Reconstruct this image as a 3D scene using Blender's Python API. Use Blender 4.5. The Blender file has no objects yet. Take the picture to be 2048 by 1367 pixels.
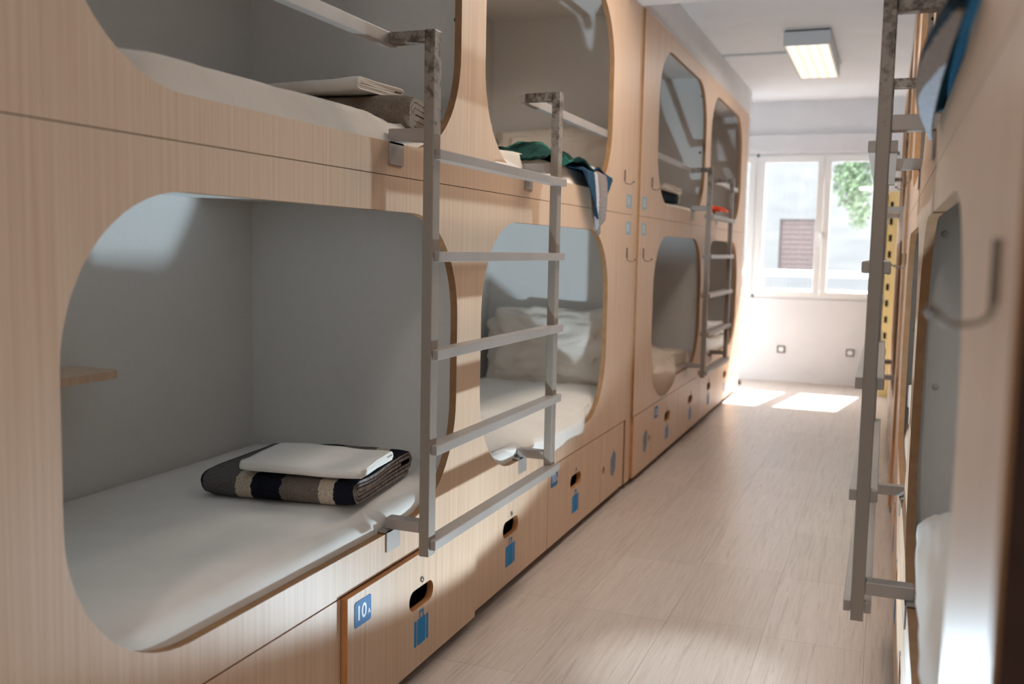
import bpy, bmesh, math, random
from mathutils import Vector, Matrix, noise
random.seed(7)
C = bpy.context.scene.collection
sc = bpy.context.scene

# ------------------------------------------------------------------ camera
F_PX = 1935.0
cam_d = bpy.data.cameras.new('camera'); cam = bpy.data.objects.new('camera', cam_d); C.objects.link(cam)
yaw, pitch, roll = math.radians(21.00769), math.radians(5.50170), math.radians(1.19231)
cy, sy, cp, sp, cr, sr = math.cos(yaw), math.sin(yaw), math.cos(pitch), math.sin(pitch), math.cos(roll), math.sin(roll)
fw = Vector((-sy*cp, cy*cp, -sp)); r0 = Vector((cy, sy, 0)); u0 = r0.cross(fw)
rt = cr*r0 + sr*u0; up = -sr*r0 + cr*u0
cam.matrix_world = Matrix(((rt.x, up.x, -fw.x, 0), (rt.y, up.y, -fw.y, 0), (rt.z, up.z, -fw.z, 1.2216), (0, 0, 0, 1)))
cam_d.sensor_width = 36.0; cam_d.lens = F_PX/2048*36.0; cam_d.clip_start = 0.02
cam_d.dof.use_dof = True; cam_d.dof.focus_distance = 2.75; cam_d.dof.aperture_fstop = 2.8
sc.camera = cam

# ------------------------------------------------------------------ world, sun, exposure
w = bpy.data.worlds.new('World'); sc.world = w; w.use_nodes = True
bg = w.node_tree.nodes['Background']; bg.inputs[0].default_value = (0.88, 0.94, 1.0, 1); bg.inputs[1].default_value = 16.0
sun_d = bpy.data.lights.new('sun', 'SUN'); sun_d.energy = 42; sun_d.angle = math.radians(0.6); sun_d.color = (1, .99, .98)
sun = bpy.data.objects.new('sun', sun_d); C.objects.link(sun)
sun.rotation_euler = Vector((-.164, -1, -1.145)).to_track_quat('-Z', 'Y').to_euler()
pt = bpy.data.lights.new('window_portal', 'AREA'); pt.shape = 'RECTANGLE'; pt.size = 1.95; pt.size_y = 1.4; pt.cycles.is_portal = True
po = bpy.data.objects.new('window_portal', pt); C.objects.link(po); po.location = (-.9, 9.86, 1.48); po.rotation_euler = (-math.pi/2, 0, 0)
sc.view_settings.view_transform = 'Standard'; sc.view_settings.look = 'None'
sc.view_settings.exposure = 0.32; sc.view_settings.gamma = 1.0
sc.cycles.max_bounces = 10; sc.cycles.diffuse_bounces = 6; sc.cycles.glossy_bounces = 4
sc.cycles.use_denoising = True; sc.cycles.sample_clamp_indirect = 6
LAMP_W, LAMP_NEAR_W, UP_W = 8, 18, 46

# ------------------------------------------------------------------ materials
def s2l(c):
    return tuple(((v/255)/12.92 if v/255 <= .04045 else (((v/255)+.055)/1.055)**2.4) for v in c)
def base(name, rgb, rough=.6, metal=0, spec=.5):
    m = bpy.data.materials.new(name); m.use_nodes = True
    b = m.node_tree.nodes['Principled BSDF']
    b.inputs['Base Color'].default_value = (*s2l(rgb), 1)
    b.inputs['Roughness'].default_value = rough; b.inputs['Metallic'].default_value = metal
    b.inputs['Specular IOR Level'].default_value = spec
    return m, m.node_tree.nodes, m.node_tree.links, b
def nodecoord(n, l, scale, kind='Object'):
    tc = n.new('ShaderNodeTexCoord'); mp = n.new('ShaderNodeMapping'); mp.inputs['Scale'].default_value = scale
    l.new(tc.outputs[kind], mp.inputs[0]); return mp
def ramp(n, cols):
    r = n.new('ShaderNodeValToRGB'); e = r.color_ramp.elements
    while len(e) < len(cols): e.new(0.5)
    for i, (p, c) in enumerate(cols): e[i].position = p; e[i].color = (*s2l(c), 1)
    return r
def noisy(name, c1, c2, scale, rough=.6, detail=4, metal=0, bump=0, spec=.5, nscale=1.0, lo=.3, hi=.7):
    m, n, l, b = base(name, c1, rough, metal, spec)
    mp = nodecoord(n, l, scale); t = n.new('ShaderNodeTexNoise'); t.inputs['Scale'].default_value = nscale; t.inputs['Detail'].default_value = detail
    l.new(mp.outputs[0], t.inputs[0]); r = ramp(n, [(lo, c1), (hi, c2)]); l.new(t.outputs[0], r.inputs[0]); l.new(r.outputs[0], b.inputs['Base Color'])
    if bump:
        bp = n.new('ShaderNodeBump'); bp.inputs['Strength'].default_value = bump; bp.inputs['Distance'].default_value = .004
        l.new(t.outputs[0], bp.inputs['Height']); l.new(bp.outputs[0], b.inputs['Normal'])
    return m
WOOD = noisy('beech_laminate', (200, 168, 141), (214, 187, 162), (40, 95, 1.4), rough=.46, detail=3, spec=.28)
EDGE = noisy('board_edge', (138, 100, 64), (152, 114, 76), (30, 30, 30), rough=.6)
EDGEL = noisy('door_edge', (180, 122, 72), (196, 138, 88), (30, 30, 30), rough=.6)
GREY = noisy('grey_laminate', (216, 214, 211), (219, 217, 214), (60, 60, 60), rough=.55, spec=.3)
CAPM = base('cap_plastic', (196, 197, 196), .5)[0]
STEEL = noisy('ladder_steel', (158, 150, 144), (168, 161, 156), (6, 6, 2), rough=.38, metal=.2)
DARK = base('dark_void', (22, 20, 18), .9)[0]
BLUE = base('blue_sticker', (30, 132, 196), .6, 0, .2)[0]
BLUE2 = base('blue_plate', (66, 120, 172), .6, 0, .2)[0]
FBLUE = base('faded_blue_sticker', (120, 132, 150), .6, 0, .2)[0]
PPLATE = base('pale_plate', (150, 170, 178), .5)[0]
GLAREB = base('glare_blue_sticker', (112, 142, 178), .6, 0, .2)[0]  # far suitcase stickers: same sticker, glare paled into the colour
WHITE_T = base('white_print', (214, 220, 226), .5)[0]
CHROME = base('chrome', (200, 202, 205), .2, 1)[0]
WIRE = base('hook_wire', (112, 102, 92), .4, .7)[0]
SHEET = noisy('white_sheet', (226, 222, 216), (232, 229, 224), (8, 8, 8), rough=.9, bump=.15, spec=.2)
BEIGE = noisy('beige_duvet', (200, 184, 166), (212, 198, 182), (8, 8, 8), rough=.9, bump=.2, spec=.2)
SHEETW = noisy('cream_sheet', (222, 212, 200), (232, 224, 214), (8, 8, 8), rough=.9, bump=.2, spec=.2)
PLASTER = noisy('white_plaster', (212, 211, 214), (217, 216, 219), (5, 5, 5), rough=.75, spec=.3)
CEIL = noisy('ceiling_paint', (222, 220, 220), (227, 226, 226), (3, 3, 3), rough=.6, spec=.3)
PVC = base('window_frame_white', (236, 236, 237), .35)[0]
LAMPW = base('lamp_housing', (196, 198, 200), .4)[0]
JAMB = noisy('dark_jamb', (62, 46, 40), (72, 54, 46), (4, 4, 30), rough=1, spec=0)
PINE = noisy('pine', (226, 202, 142), (234, 214, 158), (20, 20, 2), rough=.6)
SOCK = base('socket_frame', (70, 64, 60), .4)[0]
GLASSM = base('window_glass', (255, 255, 255), .0)[0]
def make_glass():
    n = GLASSM.node_tree.nodes; l = GLASSM.node_tree.links; n.clear()
    o = n.new('ShaderNodeOutputMaterial'); t = n.new('ShaderNodeBsdfTransparent'); g = n.new('ShaderNodeBsdfGlossy'); mx = n.new('ShaderNodeMixShader')
    t.inputs[0].default_value = (.97, .98, .98, 1); g.inputs['Roughness'].default_value = .02; mx.inputs[0].default_value = .06
    l.new(t.outputs[0], mx.inputs[1]); l.new(g.outputs[0], mx.inputs[2]); l.new(mx.outputs[0], o.inputs[0])
make_glass()
def wool(name, stops, axis=0, lo=0, hi=1, rough=.95):
    """striped wool: hard stripes along one generated axis, edges frayed by noise"""
    m, n, l, b = base(name, (90, 85, 80), rough, 0, .1)
    tc = n.new('ShaderNodeTexCoord'); sep = n.new('ShaderNodeSeparateXYZ'); l.new(tc.outputs['Generated'], sep.inputs[0])
    t = n.new('ShaderNodeTexNoise'); t.inputs['Scale'].default_value = 90; t.inputs['Detail'].default_value = 3; l.new(tc.outputs['Object'], t.inputs[0])
    ma = n.new('ShaderNodeMath'); ma.operation = 'MULTIPLY_ADD'; l.new(t.outputs[0], ma.inputs[0]); ma.inputs[1].default_value = .035; l.new(sep.outputs[axis], ma.inputs[2])
    r = ramp(n, stops); r.color_ramp.interpolation = 'CONSTANT'; l.new(ma.outputs[0], r.inputs[0])
    t2 = n.new('ShaderNodeTexNoise'); t2.inputs['Scale'].default_value = 350; l.new(tc.outputs['Object'], t2.inputs[0])
    mx = n.new('ShaderNodeMixRGB'); mx.blend_type = 'MULTIPLY'; mx.inputs[0].default_value = .8
    r2 = ramp(n, [(.3, (150, 150, 150)), (.7, (255, 255, 255))]); l.new(t2.outputs[0], r2.inputs[0])
    l.new(r.outputs[0], mx.inputs[1]); l.new(r2.outputs[0], mx.inputs[2]); l.new(mx.outputs[0], b.inputs['Base Color'])
    bp = n.new('ShaderNodeBump'); bp.inputs['Strength'].default_value = .4; bp.inputs['Distance'].default_value = .002
    l.new(t2.outputs[0], bp.inputs['Height']); l.new(bp.outputs[0], b.inputs['Normal'])
    return m
NAVY, GR, GRB, CRM = (34, 36, 48), (112, 108, 106), (130, 118, 110), (214, 200, 180)
WOOL1 = wool('striped_wool', [(0, NAVY), (.035, GR), (.26, CRM), (.36, NAVY), (.55, GRB), (.79, CRM), (.885, NAVY)])
WOOL2 = wool('grey_wool', [(0, (48, 62, 84)), (.16, CRM), (.27, (146, 130, 116))], axis=0)
WOOL3 = wool('navy_wool', [(0, (40, 52, 62)), (.75, (44, 70, 84)), (.9, CRM)], axis=1)
TEALW = wool('teal_wool', [(0, (34, 72, 66)), (.35, (60, 120, 100)), (.48, (30, 64, 60)), (.8, (38, 60, 78))], axis=1)
BLUEW = wool('blue_striped_wool', [(0, (40, 66, 88)), (.12, (54, 84, 108)), (.42, (206, 206, 212)), (.50, (156, 146, 142)), (.76, (44, 82, 106))], axis=1)
ENDW = noisy('wool_cut_edge', (150, 138, 130), (96, 88, 84), (60, 60, 60), rough=.95)
ORANGE = base('orange_fabric', (240, 84, 40), .7)[0]
BLACKF = base('black_fabric', (30, 30, 34), .8)[0]
def floor_mat():
    m, n, l, b = base('oak_floor', (200, 182, 164), .3, 0, .45)
    mp = nodecoord(n, l, (1, 1, 1)); mp.inputs['Rotation'].default_value = (0, 0, math.pi/2)
    br = n.new('ShaderNodeTexBrick'); br.offset = .08; br.inputs['Scale'].default_value = 1
    br.inputs['Brick Width'].default_value = .62; br.inputs['Row Height'].default_value = .31; br.inputs['Mortar Size'].default_value = .0014
    br.inputs['Mortar Smooth'].default_value = .1; br.inputs['Bias'].default_value = 0
    br.inputs['Color1'].default_value = (*s2l((194, 181, 171)), 1); br.inputs['Color2'].default_value = (*s2l((202, 189, 180)), 1); br.inputs['Mortar'].default_value = (*s2l((170, 156, 145)), 1)
    l.new(mp.outputs[0], br.inputs[0])
    mg = nodecoord(n, l, (70, 2.6, 1)); t = n.new('ShaderNodeTexNoise'); t.inputs['Scale'].default_value = 1.0; t.inputs['Detail'].default_value = 7; t.inputs['Roughness'].default_value = .62; t.inputs['Distortion'].default_value = 1.2
    l.new(mg.outputs[0], t.inputs[0]); r = ramp(n, [(.28, (206, 200, 195)), (.42, (240, 238, 236)), (.60, (255, 255, 255))]); l.new(t.outputs[0], r.inputs[0])
    mx = n.new('ShaderNodeMixRGB'); mx.blend_type = 'MULTIPLY'; mx.inputs[0].default_value = .85
    l.new(br.outputs[0], mx.inputs[1]); l.new(r.outputs[0], mx.inputs[2]); l.new(mx.outputs[0], b.inputs['Base Color'])
    mr = n.new('ShaderNodeMapRange'); mr.inputs[3].default_value = .34; mr.inputs[4].default_value = .24; l.new(t.outputs[0], mr.inputs[0]); l.new(mr.outputs[0], b.inputs['Roughness'])
    return m
FLOOR = floor_mat()
def worn_steel():
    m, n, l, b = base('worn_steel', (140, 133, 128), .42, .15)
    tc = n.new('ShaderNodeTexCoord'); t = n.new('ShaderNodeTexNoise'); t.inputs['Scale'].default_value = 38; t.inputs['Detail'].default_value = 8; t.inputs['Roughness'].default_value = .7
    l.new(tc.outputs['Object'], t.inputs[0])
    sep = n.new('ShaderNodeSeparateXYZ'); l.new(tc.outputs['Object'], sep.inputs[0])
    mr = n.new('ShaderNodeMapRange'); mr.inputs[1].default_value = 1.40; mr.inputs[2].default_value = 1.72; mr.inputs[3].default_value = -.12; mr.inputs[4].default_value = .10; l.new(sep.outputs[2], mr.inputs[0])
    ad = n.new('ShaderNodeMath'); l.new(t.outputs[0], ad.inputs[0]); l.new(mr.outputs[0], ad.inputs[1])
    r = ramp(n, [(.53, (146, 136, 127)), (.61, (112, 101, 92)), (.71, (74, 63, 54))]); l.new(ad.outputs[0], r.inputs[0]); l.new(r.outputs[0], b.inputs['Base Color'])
    return m
WORN = worn_steel()

# ------------------------------------------------------------------ helpers
def link(name, me, mats, parent=None, smooth=False):
    o = bpy.data.objects.new(name, me); C.objects.link(o)
    if not me.materials:
        for m in (mats if isinstance(mats, (list, tuple)) else [mats]): me.materials.append(m)
    if parent is not None: o.parent = parent
    if smooth:
        for p in me.polygons: p.use_smooth = True
    return o
def empty(name, loc, label, cat, group=None):
    o = bpy.data.objects.new(name, None); C.objects.link(o); o.location = loc; o.empty_display_size = .1
    o['label'] = label; o['category'] = cat
    if group: o['group'] = group
    return o
def tag(o, label, cat, group=None):
    o['label'] = label; o['category'] = cat
    if group: o['group'] = group
    return o
def structure(o): o['kind'] = 'structure'; return o
def keep(o, parent):
    o.parent = parent
    o.matrix_parent_inverse = Matrix.Translation(parent.location).inverted() if parent.parent is None else Matrix.Identity(4)
    return o
def addbox(bm, x0, x1, y0, y1, z0, z1):
    vs = [bm.verts.new((x, y, z)) for x in (x0, x1) for y in (y0, y1) for z in (z0, z1)]
    for f in ((0, 1, 3, 2), (4, 6, 7, 5), (0, 4, 5, 1), (2, 3, 7, 6), (0, 2, 6, 4), (1, 5, 7, 3)): bm.faces.new([vs[i] for i in f])
def fin(bm, bevel=0, seg=2):
    bmesh.ops.recalc_face_normals(bm, faces=bm.faces)
    if bevel: bmesh.ops.bevel(bm, geom=list(bm.edges), offset=bevel, segments=seg, profile=.5, affect='EDGES', clamp_overlap=True)
    me = bpy.data.meshes.new('m'); bm.to_mesh(me); bm.free(); return me
def box(name, x0, x1, y0, y1, z0, z1, mat, parent=None, bevel=0, seg=2):
    bm = bmesh.new(); addbox(bm, min(x0, x1), max(x0, x1), min(y0, y1), max(y0, y1), min(z0, z1), max(z0, z1))
    o = link(name, fin(bm, bevel, seg), mat)
    if parent is not None: keep(o, parent)
    return o
def boxes(name, lst, mat, parent=None, bevel=0):
    bm = bmesh.new()
    for b in lst: addbox(bm, min(b[0], b[1]), max(b[0], b[1]), min(b[2], b[3]), max(b[2], b[3]), min(b[4], b[5]), max(b[4], b[5]))
    o = link(name, fin(bm, bevel), mat)
    if parent is not None: keep(o, parent)
    return o
def rrect(a, b, c, d, r, n=14):
    """rounded rectangle a..b x c..d"""
    pts = []
    for cx, cz, a0 in ((b-r, d-r, 0), (a+r, d-r, 90), (a+r, c+r, 180), (b-r, c+r, 270)):
        for i in range(n+1):
            t = math.radians(a0+90*i/n); pts.append((cx+r*math.cos(t), cz+r*math.sin(t)))
    return pts
def circ(cx, cz, r, n=20): return [(cx+r*math.cos(2*math.pi*i/n), cz+r*math.sin(2*math.pi*i/n)) for i in range(n)]
def rect(a, b, c, d): return [(a, c), (b, c), (b, d), (a, d)]
def sheetboard(name, loops, X, T, mats, parent=None, bev=0):
    """board in the YZ plane from X to X+T with any holes, the cut edges get mats[1]"""
    cu = bpy.data.curves.new('c', 'CURVE'); cu.dimensions = '2D'; cu.fill_mode = 'BOTH'; cu.extrude = abs(T)/2
    if bev: cu.bevel_depth = bev; cu.extrude -= bev; cu.offset = -bev; cu.bevel_resolution = 1
    for lp in loops:
        s = cu.splines.new('POLY'); s.points.add(len(lp)-1); s.use_cyclic_u = True
        for i, p in enumerate(lp): s.points[i].co = (p[0], p[1], 0, 1)
    ob = bpy.data.objects.new('c', cu); C.objects.link(ob); bpy.context.view_layer.update()
    me = bpy.data.meshes.new_from_object(ob.evaluated_get(bpy.context.evaluated_depsgraph_get()))
    bpy.data.objects.remove(ob); bpy.data.curves.remove(cu); me.materials.clear()
    mid = X+T/2
    bm = bmesh.new(); bm.from_mesh(me)
    for v in bm.verts: y, z, wv = v.co; v.co = (mid+wv, y, z)
    bmesh.ops.remove_doubles(bm, verts=bm.verts, dist=1e-5)
    bmesh.ops.recalc_face_normals(bm, faces=bm.faces)
    for f in bm.faces: f.material_index = 0 if abs(f.normal.x) > .9 else min(1, len(mats)-1); f.smooth = False
    me2 = bpy.data.meshes.new(name); bm.to_mesh(me2); bm.free(); bpy.data.meshes.remove(me)
    o = link(name, me2, mats)
    if parent is not None: keep(o, parent)
    return o
def text(name, body, size, X, s, yc, zc, mat, parent, bold=0.0):
    cu = bpy.data.curves.new('t', 'FONT'); cu.body = body; cu.size = size; cu.align_x = 'CENTER'; cu.align_y = 'CENTER'; cu.extrude = .0003; cu.offset = bold
    ob = bpy.data.objects.new('t', cu); C.objects.link(ob); bpy.context.view_layer.update()
    me = bpy.data.meshes.new_from_object(ob.evaluated_get(bpy.context.evaluated_depsgraph_get()))
    bpy.data.objects.remove(ob); bpy.data.curves.remove(cu); me.materials.clear()
    for v in me.vertices: a, b, c = v.co; v.co = (X-s*c, yc-s*a, zc+b)      # s=-1: left row, reads along +Y
    o = link(name, me, mat)
    if parent is not None: keep(o, parent)
    return o
def tube(name, pts, r, mat, parent=None, n=10, caps=True):
    bm = bmesh.new(); rings = []
    P = [Vector(p) for p in pts]
    for i, p in enumerate(P):
        d = (P[min(i+1, len(P)-1)]-P[max(i-1, 0)]).normalized()
        a = d.orthogonal().normalized() if i == 0 else (a-d*a.dot(d)).normalized()
        b = d.cross(a); rr = r[i] if isinstance(r, (list, tuple)) else r
        rings.append([bm.verts.new(p+(a*math.cos(2*math.pi*k/n)+b*math.sin(2*math.pi*k/n))*rr) for k in range(n)])
    for i in range(len(rings)-1):
        for k in range(n): bm.faces.new((rings[i][k], rings[i][(k+1) % n], rings[i+1][(k+1) % n], rings[i+1][k]))
    if caps: bm.faces.new(rings[0]); bm.faces.new(rings[-1])
    o = link(name, fin(bm), mat, smooth=True)
    if parent is not None: keep(o, parent)
    return o
def fbm(x, y, z=0, o=4):
    return noise.fractal(Vector((x, y, z)), 1.0, 2.0, o)

# ------------------------------------------------------------------ the room
LX, RX = -1.2, .081            # faces of the two rows
CZ = 2.66
structure(box('floor', -2.3, 1.3, -2.4, 9.62, -.12, 0, FLOOR))
structure(box('ceiling', -2.3, 1.3, -2.4, 9.62, CZ, CZ+.12, CEIL))
structure(box('wall_left', -2.3, -2.08, -2.4, 9.62, 0, CZ, PLASTER))
structure(box('wall_right', .96, 1.18, -2.4, 9.62, 0, CZ, PLASTER))
structure(box('wall_back', -2.3, 1.3, -2.6, -2.4, 0, CZ, PLASTER))
WX0, WX1, WZ0, WZ1 = -1.88, .06, .80, 2.175
structure(boxes('wall_far', [(-2.3, WX0, 9.6, 9.85, 0, CZ), (WX1, 1.3, 9.6, 9.85, 0, CZ), (WX0, WX1, 9.6, 9.85, 0, WZ0), (WX0, WX1, 9.6, 9.85, WZ1, CZ)], PLASTER))
structure(box('baseboard_far', -2.08, .96, 9.585, 9.6, 0, .075, PLASTER, bevel=.002))
# flush infill above the bunks, beam, shutter casing
structure(box('trim_1', -2.08, LX-.002, .72, 9.0, 2.432, CZ, CEIL))
structure(box('trim_2', RX+.002, .96, .72, 9.0, 2.432, CZ, CEIL))
structure(box('trim_3', LX-.002, RX+.002, 4.47, 4.84, 2.435, CZ, CEIL))
structure(box('trim_4', WX0, WX1+.02, 9.572, 9.6, WZ1+.005, 2.345, PLASTER, bevel=.003))
structure(box('wall_partition', RX+.004, .96, .42, .715, 0, CZ, JAMB))
structure(box('wall_partition_left', -2.08, LX-.004, .42, .715, 0, CZ, JAMB))
# window: three sashes in one frame
wn = empty('window_1', (-.9, 9.66, .8), '', ''); del wn['label']; del wn['category']; wn['kind'] = 'structure'
fr = boxes('window_frame', [(WX0, WX1, 9.62, 9.68, WZ0, WZ0+.035), (WX0, WX1, 9.62, 9.68, WZ1-.035, WZ1), (WX0, WX0+.03, 9.62, 9.68, WZ0, WZ1), (WX1-.03, WX1, 9.62, 9.68, WZ0, WZ1), (-1.215, -1.185, 9.62, 9.68, WZ0, WZ1)], PVC, wn, bevel=.003)
for a, b in ((-1.85, -1.215), (-1.188, -.588), (-.585, .028)):
    e = .062
    sash = sheetboard('window_sash', [rect(9, 9.001, 0, .001)], 0, .01, [PVC]) if False else None
    s_ = boxes('window_sash', [(a, b, 9.605, 9.66, WZ0+.02, WZ0+.078), (a, b, 9.605, 9.66, WZ1-.085, WZ1-.02), (a, a+e, 9.605, 9.66, WZ0+.078, WZ1-.085), (b-e, b, 9.605, 9.66, WZ0+.078, WZ1-.085)], PVC, wn, bevel=.004)
    g = box('glass_pane', a+e, b-e, 9.63, 9.636, WZ0+.078, WZ1-.085, GLASSM); g.parent = s_; g.matrix_parent_inverse = s_.matrix_world.inverted()
h = boxes('window_handle', [(-.602, -.578, 9.58, 9.605, 1.38, 1.44), (-.597, -.583, 9.565, 9.58, 1.30, 1.42)], PVC, wn, bevel=.003)
structure(box('ground_outside', -14, 12, 9.86, 30, -4.2, -4.0, base('paving', (120, 118, 116), .9)[0]))
structure(box('wall_far_outer', -2.3, 1.3, 9.70, 9.86, -4, -.01, PLASTER))
# balcony rail outside, facade opposite
rail = empty('balcony_rail', (-.9, 9.95, .8), 'white metal balcony rail crossing outside the window panes', 'rail')
keep(box('top_bar', -2.0, .2, 9.93, 9.97, 1.008, 1.07, PVC, bevel=.004), rail)
keep(box('bottom_bar', -2.0, .2, 9.93, 9.97, .86, .88, PVC, bevel=.003), rail)
for xx in (-1.98, .18):
    keep(box('rail_post', xx-.02, xx+.02, 9.93, 9.97, .5, 1.05, PVC), rail); keep(box('rail_bracket', xx-.02, xx+.02, 9.851, 9.93, .50, .54, PVC), rail)
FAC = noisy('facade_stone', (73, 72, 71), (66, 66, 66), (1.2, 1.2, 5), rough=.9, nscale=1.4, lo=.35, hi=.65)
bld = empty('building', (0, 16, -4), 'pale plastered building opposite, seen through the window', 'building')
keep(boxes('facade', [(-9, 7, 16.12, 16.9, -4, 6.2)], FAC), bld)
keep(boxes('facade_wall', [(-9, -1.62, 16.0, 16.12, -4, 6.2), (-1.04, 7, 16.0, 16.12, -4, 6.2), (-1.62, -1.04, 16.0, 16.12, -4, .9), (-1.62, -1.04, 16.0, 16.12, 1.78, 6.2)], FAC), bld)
SHUT = noisy('shutter_wood', (46, 34, 31), (54, 40, 36), (3, 3, 60), rough=.7)
sh = keep(boxes('window_shutter', [(-1.62, -1.04, 16.06, 16.09, .9, 1.78)]+[(-1.60, -1.06, 16.045, 16.062, .92+i*.078, .985+i*.078) for i in range(11)], SHUT), bld); sh['label'] = 'brown slatted wooden shutter'
# tree branch
def foliage(name, centre, rad, n, mat, seed):
    rnd = random.Random(seed); bm = bmesh.new()
    for i in range(n):
        while True:
            p = Vector([rnd.uniform(-1, 1) for _ in range(3)])
            if p.length < 1: break
        p = Vector((centre[0]+p.x*rad[0], centre[1]+p.y*rad[1], centre[2]+p.z*rad[2]))
        d = Vector([rnd.uniform(-1, 1) for _ in range(3)]).normalized(); a = d.orthogonal().normalized(); L = rnd.uniform(.05, .09)
        q = d.cross(a)*.018*rnd.uniform(.7, 1.3)
        vs = [bm.verts.new(p), bm.verts.new(p+a*L*.5+q), bm.verts.new(p+a*L), bm.verts.new(p+a*L*.5-q)]
        bm.faces.new(vs)
    return bm
GREEN = noisy('leaf_green', (52, 68, 44), (70, 86, 58), (6, 6, 6), rough=.6)
BARK = base('bark', (120, 104, 88), .9)[0]
tr = empty('tree_branch', (-.25, 13.0, 2.9), 'green leafy tree branch hanging outside behind the right window pane', 'branch')
b1 = foliage('l', (-.48, 13, 2.16), (.22, .3, .34), 900, GREEN, 3)
b2 = foliage('l', (-.36, 13, 1.86), (.13, .25, .30), 480, GREEN, 4)
b3 = foliage('l', (-.62, 13, 2.72), (.34, .3, .22), 700, GREEN, 5); b4 = foliage('l', (.0, 13, 2.5), (.5, .3, .5), 1500, GREEN, 6)
me_all = bmesh.new()
for q in (b1, b2, b3, b4):
    mt = bpy.data.meshes.new('t'); q.to_mesh(mt); q.free(); me_all.from_mesh(mt); bpy.data.meshes.remove(mt)
mt = bpy.data.meshes.new('leaves'); me_all.to_mesh(mt); me_all.free(); keep(link('leaves', mt, GREEN), tr)
keep(tube('trunk', [(2.2, 13, -4.0), (2.0, 13, 0), (1.6, 13, 2.6), (.6, 13, 3.5)], [.16, .13, .08, .03], BARK), tr)
keep(tube('twig', [(.6, 13, 3.5), (.1, 13, 2.9), (-.3, 13, 2.6), (-.45, 13, 2.2), (-.4, 13, 1.8)], [.03, .02, .014, .009, .004], BARK), tr)
# sockets
def socket(x, label):
    s = empty('wall_socket', (x, 9.6, .31), label, 'socket', None)
    keep(sheetboardx('socket_frame', x-.036, x+.036, .279, .346), s)
    keep(box('socket_plate', x-.024, x+.024, 9.588, 9.598, .290, .335, PVC, bevel=.002), s)
def sheetboardx(name, a, b, c, d):
    t = .011
    return boxes(name, [(a, b, 9.586, 9.599, c, c+t), (a, b, 9.586, 9.599, d-t, d), (a, a+t, 9.586, 9.599, c+t, d-t), (b-t, b, 9.586, 9.599, c+t, d-t)], SOCK)
socket(-.906, 'dark framed wall socket under the left window sash'); socket(-.277, 'dark framed wall socket on the far wall beside the right ladder')
# ceiling lamps
def tube_lamp(y0, y1, x0, x1, label, watts, col, warm):
    L = empty('ceiling_lamp', ((x0+x1)/2, (y0+y1)/2, CZ), label, 'lamp', None)
    z0, z1 = 2.56, CZ-.012; t = .012
    keep(boxes('housing', [(x0, x0+t, y0, y1, z0, z1), (x1-t, x1, y0, y1, z0, z1), (x0+t, x1-t, y0, y0+t, z0, z1), (x0+t, x1-t, y1-t, y1, z0, z1), (x0+t, x1-t, y0+t, y1-t, z1-.01, z1)], LAMPW), L)
    keep(box('ceiling_plate', x0+.01, x1-.01, y0+.01, y1-.01, z1, CZ, SOCK), L)
    m, n, l, b = base('lamp_diffuser', (255, 240, 214), .4)
    tc = nodecoord(n, l, (1, 1, 1), 'Generated'); sep = n.new('ShaderNodeSeparateXYZ'); l.new(tc.outputs[0], sep.inputs[0])
    mu = n.new('ShaderNodeMath'); mu.operation = 'MULTIPLY'; mu.inputs[1].default_value = math.pi*4; l.new(sep.outputs[0], mu.inputs[0])
    sn = n.new('ShaderNodeMath'); sn.operation = 'SINE'; l.new(mu.outputs[0], sn.inputs[0])
    ab = n.new('ShaderNodeMath'); ab.operation = 'ABSOLUTE'; l.new(sn.outputs[0], ab.inputs[0])
    rr = ramp(n, [(.0, warm), (.75, (255, 238, 215)), (1, (255, 250, 244))]); l.new(ab.outputs[0], rr.inputs[0]); l.new(rr.outputs[0], b.inputs['Emission Color']); b.inputs['Emission Strength'].default_value = 1.0
    b.inputs['Base Color'].default_value = (.1, .1, .1, 1)
    keep(box('diffuser', x0+t, x1-t, y0+t, y1-t, z0+.004, z0+.012, m), L)
    for k in range(4):
        xx = x0+t+(x1-x0-2*t)*(k+.5)/4
        keep(tube('fluorescent_tube', [(xx, y0+.05, z0+.04), (xx, y1-.05, z0+.04)], .012, PVC), L)
    ar = bpy.data.lights.new('lamp_light', 'AREA'); ar.shape = 'RECTANGLE'; ar.size = x1-x0-.04; ar.size_y = y1-y0-.04; ar.energy = watts; ar.color = col
    ao = bpy.data.objects.new('lamp_light', ar); C.objects.link(ao); ao.location = ((x0+x1)/2, (y0+y1)/2, z0-.002); keep(ao, L)
tube_lamp(6.60, 7.86, -.70, -.41, 'boxy fluorescent ceiling lamp glowing warm near the window', LAMP_W, (1, .95, .90), (238, 205, 165))
tube_lamp(3.10, 4.36, -.70, -.41, 'boxy fluorescent ceiling lamp above the near ladders', LAMP_NEAR_W, (1, .87, .75), (238, 205, 165))
tag(box('cable_duct', -1.2, -.70, 7.28, 7.31, CZ-.014, CZ-.001, LAMPW), 'thin white cable duct on the ceiling leading to the lamp', 'cable duct')
hl = empty('hall_fill', (-.45, -2.0, CZ), 'unseen fill lamp added behind the doorway to brighten walls facing the camera', 'lamp')  # added fill for surfaces facing the camera, no lamp known there
keep(tube('hall_fill_shade', [(-.45, -2.0, CZ), (-.45, -2.0, CZ-.06)], .16, LAMPW, n=32), hl)
hd = bpy.data.lights.new('hall_fill_light', 'AREA'); hd.shape = 'DISK'; hd.size = .3; hd.energy = 34; hd.color = (1, .90, .80)
ho = bpy.data.objects.new('hall_fill_light', hd); C.objects.link(ho); ho.location = (-.45, -2.0, CZ-.063); keep(ho, hl)
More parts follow.
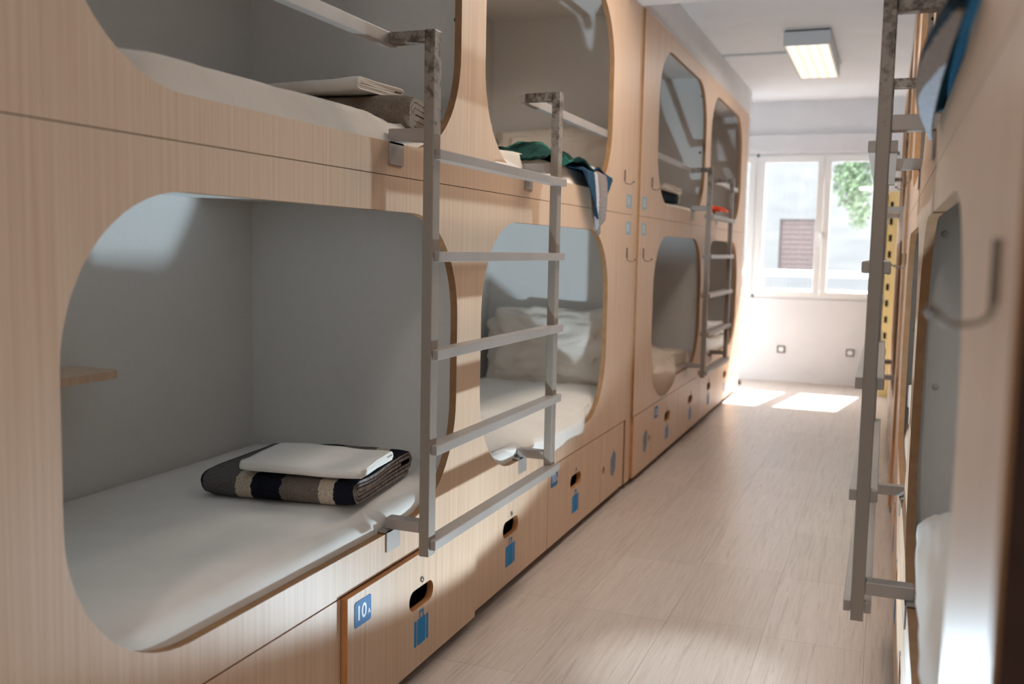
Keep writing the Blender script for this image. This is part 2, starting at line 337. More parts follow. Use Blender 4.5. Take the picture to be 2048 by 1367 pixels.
# invented ceiling spot, added to put a cool glow on the aisle floor
UL = empty('added_ceiling_spot', (-.42, 2.78, CZ), 'added out-of-view ceiling spot that brightens the aisle floor between the near ladders', 'lamp')
keep(tube('added_spot_body', [(-.42, 2.78, CZ-.001), (-.42, 2.78, CZ-.07)], .045, LAMPW, n=28), UL)
ds = bpy.data.lights.new('added_spot_beam', 'SPOT'); ds.energy = 130; ds.spot_size = math.radians(17); ds.spot_blend = 1.0; ds.shadow_soft_size = .03; ds.color = (.80, .92, 1.0)
do = bpy.data.objects.new('added_spot_beam', ds); C.objects.link(do); do.location = (-.42, 2.78, CZ-.075); do.rotation_euler = Vector((-.03, -.02, -1)).to_track_quat('-Z', 'Y').to_euler(); keep(do, UL)
# unseen spot added at floor level to throw rung shadows up the bunks
sp_d = bpy.data.lights.new('unseen_floor_spot', 'SPOT'); sp_d.energy = UP_W; sp_d.spot_size = math.radians(153); sp_d.spot_blend = .10; sp_d.shadow_soft_size = .03; sp_d.color = (.66, .86, 1.0)
sp_d.specular_factor = .45; sp_d.use_nodes = True
lf = sp_d.node_tree.nodes.new('ShaderNodeLightFalloff'); lf.inputs[0].default_value = 1.0
sp_d.node_tree.links.new(lf.outputs['Linear'], sp_d.node_tree.nodes['Emission'].inputs['Strength'])
sp_o = bpy.data.objects.new('unseen_floor_spot', sp_d); C.objects.link(sp_o); sp_o.location = (-.51, 2.79, .012); sp_o.rotation_euler = Vector((0, -.02, 1)).to_track_quat('-Z', 'Y').to_euler(); sp_o.visible_camera = False

# ------------------------------------------------------------------ bunk units
def suitcase(X, s, y, z, k, mat, parent):
    """printed suitcase pictogram; y,z centre; k height"""
    def R(a, b, c, d, r=.0): return rrect(y+a*k, y+b*k, z+c*k, z+d*k, r*k, 4) if r else rect(y+a*k, y+b*k, z+c*k, z+d*k)
    loops = [R(-.42, -.295, -.5, .22, .05), R(-.235, .235, -.5, .22), R(.295, .42, -.5, .22, .05),
             [(y-.13*k, z+.23*k), (y-.13*k, z+.44*k), (y+.13*k, z+.44*k), (y+.13*k, z+.23*k), (y+.08*k, z+.23*k), (y+.08*k, z+.38*k), (y-.08*k, z+.38*k), (y-.08*k, z+.23*k)]]
    o = sheetboard('suitcase_sticker', loops, X, .0008*-s, [mat], None); o.parent = parent; o.matrix_parent_inverse = parent.matrix_world.inverted(); return o
def towels(X, s, y, z, k, mat, parent):
    loops = [[(y-.36*k, z+.02*k), (y+.02*k, z-.16*k), (y+.36*k, z+.10*k), (y+.36*k, z+.30*k), (y+.06*k, z+.50*k), (y-.36*k, z+.22*k)]]
    for i in range(3):
        zz = z-.03*k-.12*k*(i+1)+.07*k
        loops.append([(y-.36*k, zz), (y+.02*k, zz-.18*k), (y+.36*k, zz+.08*k), (y+.36*k, zz+.16*k), (y+.02*k, zz-.09*k), (y-.36*k, zz+.08*k)])
    o = sheetboard('towel_sticker', loops, X, .0008*-s, [mat], None); o.parent = parent; o.matrix_parent_inverse = parent.matrix_world.inverted(); return o
def sub(o, p):
    o.parent = p; bpy.context.view_layer.update(); o.matrix_parent_inverse = p.matrix_world.inverted(); return o
def plate(X, s, y, z, body, parent, mat=BLUE2, w_=.082, h_=.066, txt=WHITE_T, small='A'):
    p = sheetboard('number_plate', [rrect(y-w_/2, y+w_/2, z-h_/2, z+h_/2, .007, 4)], X, .0012*-s, [mat]); sub(p, parent)
    if not body: return p
    t = text('plate_number', body, .052, X+.0018*-s, s, y+s*.009, z, txt, None, .0008); sub(t, p)
    if small:
        t = text('plate_letter', small, .02, X+.0018*-s, s, y-s*.029, z-.009, txt, None, .0003); sub(t, p)
    return p
def hook(X, s, y, zt, parent):
    X0 = X-s*.004
    pts = [(X0, y, zt), (X0, y, zt-.012), (X0, y, zt-.055)]
    for i in range(1, 9):
        a = math.radians(180+i*14); pts.append((X0-s*.022*(1+math.cos(a)), y, zt-.055+.012*math.sin(a)))
    pts += [(X0-s*.040, y, zt-.056)]
    o = tube('coat_hook', pts, .0022, WIRE, None, n=8); sub(o, parent)
    bm = bmesh.new(); addbox(bm, min(X, X-s*.003), max(X, X-s*.003), y-.005, y+.005, zt-.05, zt); 
    sub(link('hook_plate', fin(bm), WIRE), o)
    sub(tube('hook_tip', [(X0-s*.040, y, zt-.059), (X0-s*.046, y, zt-.053)], [.0042, .0042], WIRE, None, n=10), o)
    return o
Z_TOP, Z_MID, Z_DR = 2.43, 1.402, .364
def unit(X, s, y0, y1, ops, labels, drawers, doors, hooks, plates, key, shelf=None, ajar=None, stile=None, lipL=0):
    """X corridor face, s=-1 left row / +1 right row, w inward"""
    U = empty('bunk_bed', (X+s*.4, (y0+y1)/2, 0), labels, 'bunk bed')
    def W(a, b): return (X+s*a, X+s*b)
    T = s*.022
    ya, yb = (y0, y1-.105) if stile == 'end' else ((y0+.0, y1) if stile is None else (y0+.105, y1))
    R_ = .30
    lo = sheetboard('lower_front_panel', [rect(ya, yb, Z_DR+.002, Z_MID-.001)]+[rrect(a, b, .462, 1.312, R_) for a, b in ops], X, T, [WOOD, EDGE], U)
    hi = sheetboard('upper_front_panel', [rect(ya, yb, Z_MID+.001, Z_TOP)]+[rrect(a, b, 1.487, 2.337, R_) for a, b in ops], X, T, [WOOD, EDGE], U)
    if stile == 'end': st = sheetboard('front_stile', [rect(yb+.0015, y1, .03, Z_TOP)], X, T, [WOOD, EDGE], U)
    # carcass: grey inside
    d0, d1 = .0225, .80
    keep(box('back_board', *W(d1, d1+.016), y0+.02, y1-.02, .04, Z_TOP-.02, GREY), U)
    for q, (a, b) in enumerate(((y0, y0+.02), (y1-.02, y1))): 
        keep(box('end_board', *W(d0, d1+.016), a, b, .03, Z_TOP, WOOD if False else GREY), U)
    ym = (ops[0][1]+ops[1][0])/2
    keep(box('partition_board', *W(d0, d1), ym-.009, ym+.009, .04, Z_TOP-.02, GREY), U)
    keep(box('top_board', *W(d0, d1), y0+.02, y1-.02, Z_TOP-.02, Z_TOP, GREY), U)
    for (a, b) in ((y0+.0205, ym-.0095), (ym+.0095, y1-.0205)):
        keep(box('lower_deck', *W(d0, d1-.001), a, b, .378, .398, GREY), U)
        keep(box('upper_deck', *W(d0, d1-.001), a, b, 1.358, 1.378, GREY), U)
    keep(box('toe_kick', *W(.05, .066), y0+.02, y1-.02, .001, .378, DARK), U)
    # screw caps on the far end wall of each bay
    for yy in (ym-.009, y1-.02):
        for zz in (.885, 1.283, 1.908, 2.29):
            keep(tube('screw_cap', [(X+s*.055, yy-.0002, zz), (X+s*.055, yy-.0022, zz)], .0085, CAPM if zz < 1.5 else SOCK, None, n=16), U)
    for (a, b, num, ic) in drawers:
        off = -s*(.018 if ajar == a else 0)
        zc = (a+b)/2 if not ic else ic
        loops = [rect(a+.002, b-.002, .035, Z_DR-.002), rrect(zc-.076, zc+.076, .207, .265, .0285, 8)]
        f = sheetboard('drawer', loops, X+off, T*.9, [WOOD, EDGEL], U)
        Xf = X+off
        sub(box('drawer_box', Xf+s*.021, Xf+s*.045, a+.03, b-.03, .05, .33, DARK), f) if False else None
        sub(tube('drawer_lock', [(Xf-s*.001, zc+.0, .284), (Xf-s*.0035, zc, .284)], .0085, CHROME, None, n=20), f)
        sub(tube('lock_keyhole', [(Xf-s*.003, zc+.001, .284), (Xf-s*.0040, zc+.001, .284)], .003, DARK, None, n=10), f)
        suitcase(Xf-s*.0002, s, zc, .150, .105, BLUE if y0 < 2 else GLAREB, f)
        if num: plate(Xf-s*.0002, s, a+.075 if s < 0 else b-.075, .308, num, f)
    for (a, b, hy, iy) in doors:
        f = sheetboard('locker_door', [rect(a+.002, b-.002, .035, Z_DR-.002), circ(hy, .185, .019)], X, T*.9, [WOOD, EDGEL], U)
        towels(X-s*.0002, s, iy, .185, .13, FBLUE, f)
    for (y, z) in hooks: hook(X, s, y, z, U)
    for (y, z, body) in plates: plate(X-s*.0002, s, y, z, body, U, PPLATE, .098, .066, WHITE_T, None)
    if shelf:
        a, b = shelf
        bm = bmesh.new()
        x0, x1 = W(d1-.0005, d1-.165)
        pr = [(x0, a), (x1, a)]
        r = .035
        for i in range(7):
            t = math.radians(90*i/6); pr.append((x1-s*(-1)*0+(x0-x1)/abs(x0-x1)*r*(1-math.cos(t)), b-r+r*math.sin(t)))
        pr.append((x0, b))
        vb = [bm.verts.new((p[0], p[1], .868)) for p in pr]; vt = [bm.verts.new((p[0], p[1], .888)) for p in pr]
        bm.faces.new(vb); bm.faces.new(vt)
        for i in range(len(pr)): bm.faces.new((vb[i], vb[(i+1) % len(pr)], vt[(i+1) % len(pr)], vt[i]))
        keep(link('inner_shelf', fin(bm), WOOD), U)
    return U, ym
OP1 = [(1.150, 2.660), (2.845, 4.350)]
OP2 = [(5.235, 6.690), (6.885, 8.405)]
LX2, RX2 = -1.188, .069
D1 = [(1.235, 1.995, None, None), (1.995, 2.795, '10', 2.403), (2.795, 3.555, None, 3.150), (3.555, 4.320, '10', 3.925)]
bunkA, ymA = unit(LX, -1, .72, 4.868, OP1, 'near left built-in bunk block of beech panels, its front drawer numbered 10', D1, [(4.320, 4.735, 4.372, 4.540)],
     [(4.590, 1.609), (4.675, 1.238)], [(4.690, 1.466, '11'), (4.690, 1.334, '11')], 'A', shelf=(1.15, 1.965), ajar=1.995, stile='end')
D2 = [(5.345, 6.050, '12', 5.735), (6.050, 6.800, None, 6.470), (6.800, 7.560, None, 7.190), (7.560, 8.320, None, 7.950)]
bunkB, ymB = unit(LX2, -1, 4.870, 8.780, OP2, 'far left built-in bunk block of beech panels ending by the window', D2, [(4.885, 5.345, 5.262, 5.165), (8.320, 8.76, 8.42, 8.60)],
     [(5.120, 1.614), (4.975, 1.238)], [(4.965, 1.469, '12'), (4.965, 1.336, '12')], 'B')
bunkC, ymC = unit(RX, 1, .72, 4.868, OP1, 'near right built-in bunk block right beside the camera with a coat hook', [(1.235, 1.995, None, None), (1.995, 2.795, None, 2.403), (2.795, 3.555, None, 3.150), (3.555, 4.320, None, 3.925)], [(4.320, 4.735, 4.372, 4.540), (.74, 1.235, 1.17, .98)],
     [(4.590, 1.609), (4.675, 1.238), (.828, 1.237)], [(4.690, 1.466, ''), (4.690, 1.334, '')], 'C', stile='end')
bunkD, ymD = unit(RX2, 1, 4.870, 8.780, OP2, 'far right built-in bunk block, seen edge-on behind the near right ladder', D2[:0]+[(5.345, 6.050, None, 5.735), (6.050, 6.800, None, 6.470), (6.800, 7.560, None, 7.190), (7.560, 8.320, None, 7.950)], [(4.885, 5.345, 5.262, 5.165), (8.320, 8.76, 8.42, 8.60)],
     [(5.120, 1.614), (4.975, 1.238)], [(4.965, 1.469, ''), (4.965, 1.336, '')], 'D')

# ------------------------------------------------------------------ ladders
def ladder(X, s, ya, yb, ra, rb, label, inner=.030):
    """ya,yb near faces of the posts; ra,rb far ends of the guard rails"""
    L = empty('bunk_ladder', (X-s*.1, (ya+yb)/2, .41), label, 'ladder', 'steel bunk ladders hooked on the bunk fronts')
    xc = X-s*.102; hw = .0145; D = .042
    for y in (ya, yb):
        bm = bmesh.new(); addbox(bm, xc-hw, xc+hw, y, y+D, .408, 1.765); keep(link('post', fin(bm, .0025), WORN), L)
        for z0, z1 in ((.470, .500), (1.488, 1.522)):
            keep(box('brace', xc+s*hw, X+s*.014, y+.002, y+D-.002, z0, z1, STEEL, bevel=.002), L)
            zb = z0-.006
            keep(boxes('hook_bracket', [(X-s*.0045, X-s*.0005, y-.02, y+.055, zb-.052, zb+.006), (X-s*.0045, X+s*.027, y-.02, y+.055, zb+.0, zb+.006), (X+s*.0235, X+s*.027, y-.02, y+.055, zb-.022, zb)], STEEL, bevel=.0008), L)
    for z in (1.455, 1.196, .942, .691, .437):
        keep(box('rung', xc+s*inner, xc-s*.030, ya+.010, yb+D+.012, z-.012, z+.014, STEEL, bevel=.002), L)
    xi = X+s*.012
    for y, e in ((ya, ra), (yb, rb)):
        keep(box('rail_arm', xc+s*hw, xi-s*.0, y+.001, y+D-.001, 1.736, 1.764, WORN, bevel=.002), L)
        a, b = (e, y+D-.001) if e < y else (y+.001, e)
        keep(box('guard_rail', xi, xi+s*.026, a, b, 1.732, 1.765, STEEL, bevel=.002), L)
    return L
ladder(LX, -1, 2.240, 3.235, 1.19, 4.31, 'near left steel ladder with five rungs in the foreground', .012)
ladder(LX2, -1, 6.30, 7.24, 5.27, 8.37, 'far left steel ladder beyond the coat hooks')
ladder(RX, 1, 2.240, 3.235, 1.19, 4.31, 'near right steel ladder seen from its side, tall dark post')
ladder(RX2, 1, 6.30, 7.24, 5.27, 8.37, 'far right steel ladder half hidden behind the near right one')

# ------------------------------------------------------------------ bedding
def mattress(name, X, s, y0, y1, zt, label, seed, mat=SHEET, spill=.0, thick=.165):
    """soft slab with a fitted sheet; front top edge rounded, small ripples"""
    M = 44; N = 90; bm = bmesh.new()
    w0, w1 = .024, .788
    prof = []
    r = .062
    prof.append((w0+.002, zt-thick)); prof.append((w0, zt-thick+.03)); prof.append((w0, zt-r-.01))
    for i in range(9):
        t = math.radians(90*i/8); prof.append((w0+r*2.2*(1-math.cos(t)), zt-r+r*math.sin(t)))
    for i in range(1, 16): prof.append((w0+r*2.2+(w1-.03-w0-r*2.2)*i/16, zt))
    prof += [(w1-.02, zt-.004), (w1-.004, zt-.02), (w1, zt-.05), (w1, zt-thick)]
    rows = []
    for j in range(N+1):
        t = j/N; y = y0+(y1-y0)*t; e = min(t, 1-t)*(y1-y0); drop = max(0, .03-e)
        row = []
        for (wv, z) in prof:
            n1 = fbm(wv*3+seed, y*1.2, seed)*.006+fbm(wv*14, y*2+seed, 2)*.0022
            top = z > zt-.04
            zz = z+(n1 if top else 0)-(drop**2/.03*.8 if top else 0)
            ww = wv
            if not top and wv < w0+.01 and spill: ww = wv
            row.append(bm.verts.new((X+s*ww, y, zz)))
        rows.append(row)
    K = len(prof)
    for j in range(N):
        for k in range(K-1): bm.faces.new((rows[j][k], rows[j][k+1], rows[j+1][k+1], rows[j+1][k]))
        bm.faces.new((rows[j][K-1], rows[j][0], rows[j+1][0], rows[j+1][K-1]))
    bm.faces.new(rows[0]); bm.faces.new(rows[-1])
    o = link(name, fin(bm), mat, smooth=True); return tag(o, label, 'mattress')
def bays(X, ym, y0, y1): return ((y0+.024, ym-.012), (ym+.012, y1-.024))
BA = bays(LX, ymA, .72, 4.868); BB = bays(LX2, ymB, 4.87, 8.78)
ZL, ZU = .545, 1.530
mattress('mattress', LX, -1, *BA[0], ZL, 'white sheeted mattress in the near left lower bunk, under the folded striped blanket', 1)
mattress('mattress', LX, -1, *BA[1], ZL, 'white sheeted mattress in the left lower bunk with the big pillow', 2)
mattress('mattress', LX, -1, *BA[0], ZU, 'cream sheeted mattress in the near left upper bunk', 3, SHEETW)
mattress('mattress', LX, -1, *BA[1], ZU, 'cream sheeted mattress in the left upper bunk with the green blanket', 4, SHEETW)
mattress('mattress', LX2, -1, *BB[0], ZL, 'mattress in the far left lower bunk beneath the crumpled beige duvet', 5, SHEETW)
mattress('mattress', LX2, -1, *BB[1], ZL, 'white mattress in the lower left bunk nearest the window', 6)
mattress('mattress', LX2, -1, *BB[0], ZU, 'mattress in the far left upper bunk under the folded linen', 7, SHEETW)
mattress('mattress', LX2, -1, *BB[1], ZU, 'mattress in the upper left bunk nearest the window, holding the orange garment', 8, SHEETW)
mattress('mattress', RX, 1, *BA[0], ZL, 'mattress in the near right lower bunk behind the white duvet', 9)
mattress('mattress', RX, 1, *BA[1], ZL, 'mattress in the second right lower bunk with rumpled sheets', 10)
mattress('mattress', RX, 1, *BA[0], ZU, 'mattress in the near right upper bunk under the teal blanket', 11)

def spiral_fold(name, cx, cy, z0, lx, ly, h, turns, thick, mat, rot=0, label='', cat='blanket', sag=.0, seed=0, endmat=None):
    """cloth folded flat on itself: a flattened spiral swept along its fold axis; layers show at the ends"""
    path = []
    step = h/(2*turns)
    a0, b0 = ly/2-h/2, h/2-step/2
    for k in range(turns):
        rr = b0-k*step
        if rr < step*.3: rr = step*.3
        hw_ = a0
        nseg = 8
        path += [(hw_*u/6-0, -rr) for u in range(6, -6, -2)] if k else [(hw_*u/6, -rr) for u in range(6, -6, -2)]
        for i in range(nseg+1):
            t = math.radians(-90-180*i/nseg); path.append((-a0+rr*1.0*math.cos(t), rr*math.sin(t)))
        path += [(hw_*u/6, rr) for u in range(-4, 6, 2)]
        r2 = rr-step*.5
        if k < turns-1:
            for i in range(nseg+1):
                t = math.radians(90-180*i/nseg); path.append((a0+r2*math.cos(t), -step*.5*0+(rr*math.cos(math.radians(180*i/nseg)) if False else (step*.5)+r2*math.sin(t)) if i > 0 else rr))
    P = [Vector((0, p[0], p[1])) for p in path]
    L_, R_ = [], []
    for i, p in enumerate(P):
        d = (P[min(i+1, len(P)-1)]-P[max(i-1, 0)]).normalized(); nrm = Vector((0, -d.z, d.y))
        L_.append(p+nrm*thick/2); R_.append(p-nrm*thick/2)
    ring = L_+R_[::-1]
    bm = bmesh.new(); NX = 26; rows = []
    for j in range(NX+1):
        t = j/NX; x = -lx/2+lx*t; row = []
        for q in ring:
            edge = (1-abs(2*t-1)**8)
            zz = q.z*(.88+.12*edge)
            yy = q.y*(.97+.03*edge)+fbm(x*5+seed, q.z*9, seed)*.006
            zz += fbm(x*4+seed, q.y*4, seed+1)*.007*(1 if q.z > 0 else .2)
            xx = x+fbm(q.y*4, q.z*30, seed)*.006*(1 if t > .5 else .6)
            row.append(bm.verts.new((xx, yy, zz+h/2)))
        rows.append(row)
    K = len(ring)
    for j in range(NX):
        for k in range(K): bm.faces.new((rows[j][k], rows[j][(k+1) % K], rows[j+1][(k+1) % K], rows[j+1][k]))
    n_ = len(L_)
    for row in (rows[0], rows[-1]):
        for i in range(n_-1):
            bm.faces.new((row[i], row[i+1], row[K-2-i], row[K-1-i]))
    o = link(name, fin(bm), [mat, endmat or mat], smooth=False)
    for p in o.data.polygons:
        p.use_smooth = abs(p.normal.x) < .8
        if abs(p.normal.x) > .8: p.material_index = 1
    mn = min(v.co.z for v in o.data.vertices)
    o.location = (cx, cy, z0-mn); o.rotation_euler = (0, 0, rot)
    return tag(o, label, cat)
spiral_fold('folded_blanket', -1.492, 2.325, ZL+.001, .44, .46, .072, 3, .0092, WOOL1, math.radians(7), 'folded navy, grey and cream striped wool blanket on the near left lower bunk', 'blanket', seed=1, endmat=ENDW)
spiral_fold('folded_sheet', -1.415, 2.235, ZL+.078, .335, .27, .028, 3, .0040, SHEET, math.radians(9), 'folded white bed sheet lying on the striped blanket', 'sheet', seed=5)
spiral_fold('folded_blanket', -1.46, 2.50, ZU-.004, .43, .36, .105, 3, .015, WOOL2, math.radians(10), 'folded brown-grey wool blanket on the near left upper bunk', 'blanket', seed=9)
spiral_fold('folded_sheet', -1.50, 2.42, ZU+.102, .36, .24, .036, 3, .005, SHEETW, math.radians(-6), 'folded cream sheet on top of the brown-grey blanket', 'sheet', seed=12)
spiral_fold('folded_blanket', -1.50, 6.10, ZU, .42, .60, .06, 3, .009, WOOL3, math.radians(0), 'folded dark navy blanket on the far left upper bunk', 'blanket', seed=14)
spiral_fold('folded_sheet', -1.50, 6.12, ZU+.062, .44, .62, .050, 3, .007, SHEETW, math.radians(2), 'thick folded cream linen above the dark navy blanket', 'sheet', seed=18)

def cloth_grid(name, fn, nu, nv, mat, label, cat, thick=.004, two=False):
    bm = bmesh.new(); g = [[bm.verts.new(fn(i/nu, j/nv)) for j in range(nv+1)] for i in range(nu+1)]
    for i in range(nu):
        for j in range(nv): bm.faces.new((g[i][j], g[i+1][j], g[i+1][j+1], g[i][j+1]))
    me = bpy.data.meshes.new(name); bmesh.ops.recalc_face_normals(bm, faces=bm.faces); bm.to_mesh(me); bm.free()
    o = link(name, me, mat, smooth=True)
    md = o.modifiers.new('s', 'SOLIDIFY'); md.thickness = thick; md.offset = 0
    return tag(o, label, cat) if label else o
def lumpy(name, cx, cy, z0, ax, ay, h, mat, label, cat, seed, rot=(0, 0, 0), amp=.12, p=2.6, wr=6.0, loc=None):
    """pillow / heap: superellipsoid with wrinkles"""
    bm = bmesh.new(); bmesh.ops.create_uvsphere(bm, u_segments=96, v_segments=48, radius=1)
    for v in bm.verts:
        c = v.co.copy()
        def se(q, e): return math.copysign(abs(q)**e, q)
        n_ = c.normalized()
        rad = (abs(n_.x)**p+abs(n_.y)**p)**(1/p) if (abs(n_.x)+abs(n_.y)) > 1e-6 else 1
        pinch = 1
        q = Vector((n_.x, n_.y, 0))
        m_ = max(abs(n_.x), abs(n_.y), 1e-6); ln = q.length
        s_ = ln/m_ if ln > 1e-6 else 1
        x, y = n_.x*(1+(s_-1)*.85), n_.y*(1+(s_-1)*.85)
        f1 = fbm(n_.x*wr*.5+seed, n_.y*wr*.5, n_.z*2, 5); f2 = 1-abs(noise.noise(Vector((n_.x*wr+seed, n_.y*wr*.6, n_.z*3))))*2
        k = 1+amp*f1*.6
        v.co = (x*ax*k, y*ay*k, (n_.z*h*(1+amp*f1*1.5)+amp*.35*h*f2*(1 if abs(n_.z) > .1 else .4)))
    o = link(name, fin(bm), mat, smooth=True)
    o.rotation_euler = rot; o.location = loc or (cx, cy, z0)
    return tag(o, label, cat)
# left second lower bunk: pillow leaning on the partition wall, rumpled cover in front
lumpy('pillow', 0, 0, 0, .345, .20, .062, SHEETW, 'big crumpled white pillow leaning on the end wall of the left lower bunk', 'pillow', 3, rot=(math.radians(74), 0, math.radians(-2)), amp=.22, loc=(-1.60, 4.715, ZL+.175))
# sheet edge spilling over the sill of the second lower bunk
def spill(X, s, ya, yb, label, seed):
    def fn(u, v):
        y = ya+(yb-ya)*u; e = min(1, 2.6*min(u, 1.6*(1-u))); e = e*e*(3-2*e)
        rip = fbm(y*3+seed, v*2, seed)
        if v < .5: t = v/.5; wv = .24-.20*t; z = ZL-.006+.012*e+rip*.005*e-.030*t**3
        elif v < .75: t = (v-.5)/.25; wv = .04-(.050*e+.0)*t; z = ZL-.024-.030*t*t*e-.02*t*(1-e)
        else: t = (v-.75)/.25; wv = .04-.050*e-.004*e*abs(rip); z = ZL-.054*e-.044*(1-e)-(.058+.02*rip)*t*e
        return (X+s*wv, y, z)
    return cloth_grid('bed_sheet', fn, 80, 60, SHEET, label, 'sheet', .004)
spill(LX, -1, 3.06, 4.22, 'white bottom sheet slipping over the sill of the left lower bunk with the pillow', 3)
# upper bunks: cream sheet bunched along the sill, just inside the front board
def tuck(X, s, ya, yb, label, seed):
    def fn(u, v):
        y = ya+(yb-ya)*u; e = min(1, min(u, 1-u)*9)
        wv = .155-.150*v; crown = math.sin(math.pi*v)
        z = ZU+.004+crown*.018*(1+.6*fbm(y*2.2+seed, v*2, seed))+.010*math.sin(v*13+fbm(y*1.5, seed)*5)*crown
        if v > .72: z -= (v-.72)/.28*.060
        return (X+s*(wv-.002), y, max(z, ZU-.062)-.03*(1-e)*v)
    return cloth_grid('bed_sheet', fn, 90, 40, SHEETW, label, 'sheet', .004)
tuck(LX, -1, 1.28, 2.50, 'cream bottom sheet bunched along the sill of the near left upper bunk', 11)
tuck(LX, -1, 2.98, 4.20, 'cream bottom sheet along the sill of the left upper bunk under the green blanket', 21)
# upper second bunk: pillow / duvet at the end wall
lumpy('pillow', 0, 0, 0, .36, .17, .05, SHEETW, 'pillow standing against the end wall of the left upper bunk', 'pillow', 8, rot=(math.radians(78), 0, 0), amp=.2, loc=(-1.60, 4.75, ZU+.14))
# green and blue blanket: heap on the mattress plus the corner hanging over the sill
def heap_green(u, v):
    y = 3.27+.90*u; wv = .32-.345*v
    prof = math.sin(math.pi*min(1, u*1.02))**.6
    z = ZU+.012+.105*prof*(.45+.55*abs(math.sin(u*8+v*3)))*(.5+.5*math.sin(math.pi*min(1, v*1.1)))+fbm(u*5, v*5, 2)*.02
    return (LX-wv, y, max(z, ZU+.008))
cloth_grid('crumpled_blanket', heap_green, 80, 40, TEALW, 'crumpled dark green wool blanket on the sill of the left upper bunk', 'blanket', .007)
def hang_blue(u, v):
    # u across (along Y), v down; left edge slants to the tip, right edge ends higher
    ya_ = 3.80+.22*max(0, v-.2)/.8; yb_ = 4.28-.06*v-.12*max(0, v-.4)
    y = ya_+(yb_-ya_)*u
    tipz = 1.285+.16*abs(u-.30)**1.2*(1.9 if u > .30 else 1.1)
    fold = math.sin(u*15+v*2)*.010+math.sin(u*6+1)*.008
    if v < .25:
        t = v/.25; wv = .16-.180*t; z = ZU+.050-.035*t+fold*.4+.025*math.sin(math.pi*u)
    else:
        t = (v-.25)/.75; z = ZU+.015-t*(ZU+.015-tipz); wv = -.022-abs(fold)*(.6+.8*t)-.008*math.sin(math.pi*t)
    return (LX-wv, y, z)
cloth_grid('hanging_blanket', hang_blue, 60, 60, BLUEW, 'blue and grey striped blanket corner hanging down from the left upper bunk', 'blanket', .006)
def paper(u, v):
    return (LX-(-.008+.10*u), 2.93+.25*v+.02*u, ZU+.012-.055*(1-u)**2-.01*v+.012*math.sin(3*u+2*v))
cloth_grid('white_cloth', paper, 16, 16, SHEET, 'small bright white cloth at the near corner of the left upper bunk', 'cloth', .004)
lumpy('yellow_cloth', 0, 0, 0, .035, .09, .018, base('yellow_fabric', (216, 160, 40), .8)[0], 'small mustard yellow cloth peeking out beside the green blanket', 'cloth', 5, amp=.3, loc=(LX-.30, 3.20, ZU+.03))
# far left lower bunk: crumpled beige duvet spilling out
def duvet(u, v):
    y = 5.26+1.12*u; d = v*.70
    rid = 1-abs(noise.noise(Vector((u*7+1, v*6, 9))))*2.2; rip = fbm(u*5+3, v*5, 1, 5)
    lump = .075*(1-u)**.7+.030
    c = max(0, 1-abs(u-.30)/.42); c = c*c*(3-2*c)
    if d < .50: wv = .53-d; z = ZL+.006+lump*math.sin(math.pi*(.25+.6*d/.5))*(.65+.5*rid)+rip*.015
    else:
        t = (d-.50)/.20; z0_ = ZL+.006+lump*math.sin(math.pi*.85)*(.65+.5*rid)+rip*.015
        wv = .03-(.030+.050*math.sin(math.pi*min(1, t)))*c*min(1, t*3); z = z0_-t*((z0_-(ZL-.04))*(1-c)+c*(z0_-.385))+rid*.008*c
    return (LX2-wv, y, z)
cloth_grid('crumpled_duvet', duvet, 110, 80, BEIGE, 'crumpled beige duvet spilling out of the far left lower bunk', 'duvet', .02)
# last left lower bunk: white heap
lumpy('crumpled_duvet', 0, 0, 0, .30, .36, .06, SHEET, 'sunlit white duvet in the lower left bunk nearest the window', 'duvet', 15, amp=.3, loc=(LX2-.36, 8.1, ZL+.05))
# last left upper bunk: orange garment, black strap, pale roll
lumpy('orange_garment', 0, 0, 0, .10, .30, .030, ORANGE, 'bright orange garment on the upper left bunk nearest the window', 'garment', 4, amp=.25, loc=(LX2-.14, 7.98, ZU+.028), rot=(math.radians(-2), 0, 0))
lumpy('black_bag', 0, 0, 0, .07, .16, .04, BLACKF, 'small black bag behind the orange garment', 'bag', 6, amp=.3, loc=(LX2-.28, 8.08, ZU+.05))
lumpy('rolled_towel', 0, 0, 0, .09, .20, .05, SHEETW, 'pale rolled towel beside the orange garment on the last upper bunk', 'towel', 7, amp=.2, loc=(LX2-.30, 7.62, ZU+.055))
# right row
lumpy('duvet', 0, 0, 0, .235, .62, .13, SHEET, 'bulging white duvet in the near right lower bunk', 'duvet', 31, amp=.06, p=2.3, loc=(RX+.228, 1.50, ZL+.11))
def rsheet(u, v):
    y = 2.92+1.25*u; rid = 1-abs(noise.noise(Vector((u*7, v*5, 4))))*2
    return (RX+.03+.5*v-.035*max(0, math.sin(math.pi*u))*(1-v)*0, y, ZL+.02+.14*u*(.5+.5*rid)*(1-.3*v)+.03*fbm(u*6, v*4, 8))
cloth_grid('rumpled_sheet', rsheet, 70, 40, SHEET, 'rumpled white sheet in the second right lower bunk', 'sheet', .01)
def rteal(u, v):
    # v runs from inside the bunk, over the sill and down its outside; u along the bunk
    y = 1.16+.92*u; prof = math.sin(math.pi*min(1, .12+u*.86))**.7
    rip = fbm(u*3, v*3, 5)
    if v < .5:
        t = v/.5; wv = .26*(1-t)-.012*t; z = ZU+.010+.016*prof*math.sin(math.pi*t)-(ZU+.010-1.503)*t**3
    else:
        t = (v-.5)/.5; bul = .040*prof*math.sin(math.pi*min(1, .12+.80*t))
        wv = -.012-bul; z = 1.503+rip*.002-t*(1.503-(1.486-.036*u))
    return (RX+wv, y, z)
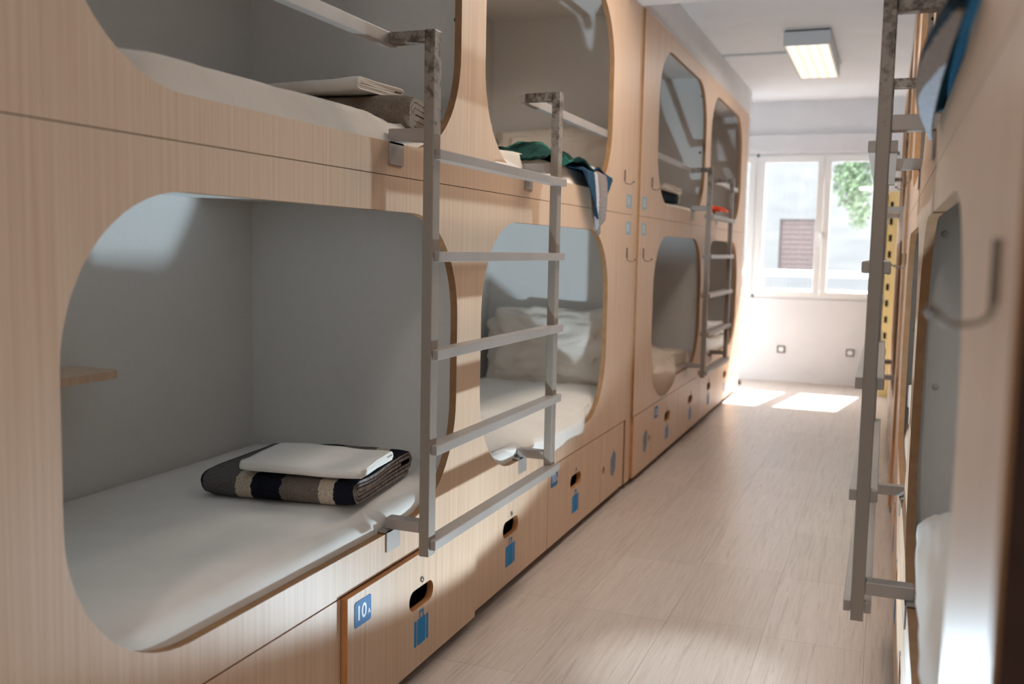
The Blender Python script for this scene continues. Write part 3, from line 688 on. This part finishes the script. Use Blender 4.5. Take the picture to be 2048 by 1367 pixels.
cloth_grid('teal_blanket', rteal, 70, 60, wool('teal_stripe_wool', [(0, (200, 208, 220)), (.24, (150, 132, 120)), (.36, (44, 60, 70)), (.50, (52, 112, 144)), (.58, (44, 62, 72))], axis=2), 'teal and white striped blanket bulging over the sill of the near right upper bunk', 'blanket', .008)

# ------------------------------------------------------------------ far corner things
rk = empty('wooden_rack', (.22, 9.1, 0), 'pale pine rack with slotted uprights in the far right corner', 'rack')
def upright(y):
    loops = [rect(y, y+.09, 0, 1.80)]
    o = None
    bm = bmesh.new()
    # slotted board facing the aisle entrance: built from two stiles and rungs, slots between
    x0, x1 = -.014, .084
    addbox(bm, x0, x0+.018, y, y+.022, 0, 1.78); addbox(bm, x0+.044, x1, y, y+.022, 0, 1.78)
    z = 0
    while z < 1.77:
        addbox(bm, x0+.018, x0+.044, y, y+.022, z, min(z+.082, 1.78)); z += .141
    return link('slotted_upright', fin(bm), PINE)
keep(upright(9.0), rk); keep(upright(9.33), rk)
for xx in (.45,):
    for yy in (9.0, 9.33): keep(box('upright', xx, xx+.08, yy, yy+.022, 0, 1.78, PINE), rk)
for zz in (.08, .5, .95, 1.4, 1.74): keep(box('rack_shelf', -.014, .53, 9.027, 9.33, zz, zz+.018, PINE), rk)
for yy in (9.0, 9.33): keep(box('slot_shade_strip', .002, .032, yy+.0225, yy+.026, .02, 1.76, DARK), rk)  # near-black strips put the shade inside the slots
keep(box('rack_back', -.03, .5, 9.352, 9.358, .05, 1.77, DARK), rk)
# shoe tip by the far end of the left row
def shoe():
    bm = bmesh.new(); bmesh.ops.create_uvsphere(bm, u_segments=32, v_segments=16, radius=1)
    for v in bm.verts:
        c = v.co; k = 1 if c.x > 0 else 1.0
        z = c.z*.05*(1-.35*max(0, c.x)) if c.z > 0 else c.z*.012
        v.co = (c.x*.14, c.y*.045*(1-.15*c.x), z+(.03*max(0, -c.x) if c.z > 0 else 0))
    return fin(bm)
so = link('shoe_upper', shoe(), base('shoe_purple', (70, 44, 74), .6)[0], smooth=True)
sh = empty('shoe', (-1.36, 9.2, 0), 'dark purple shoe on the floor by the far end of the left bunks', 'shoe')
so.location = (0, 0, .024); so.parent = sh
sl = box('shoe_sole', -.135, .14, -.046, .046, 0, .012, BLACKF, bevel=.005); sl.parent = sh
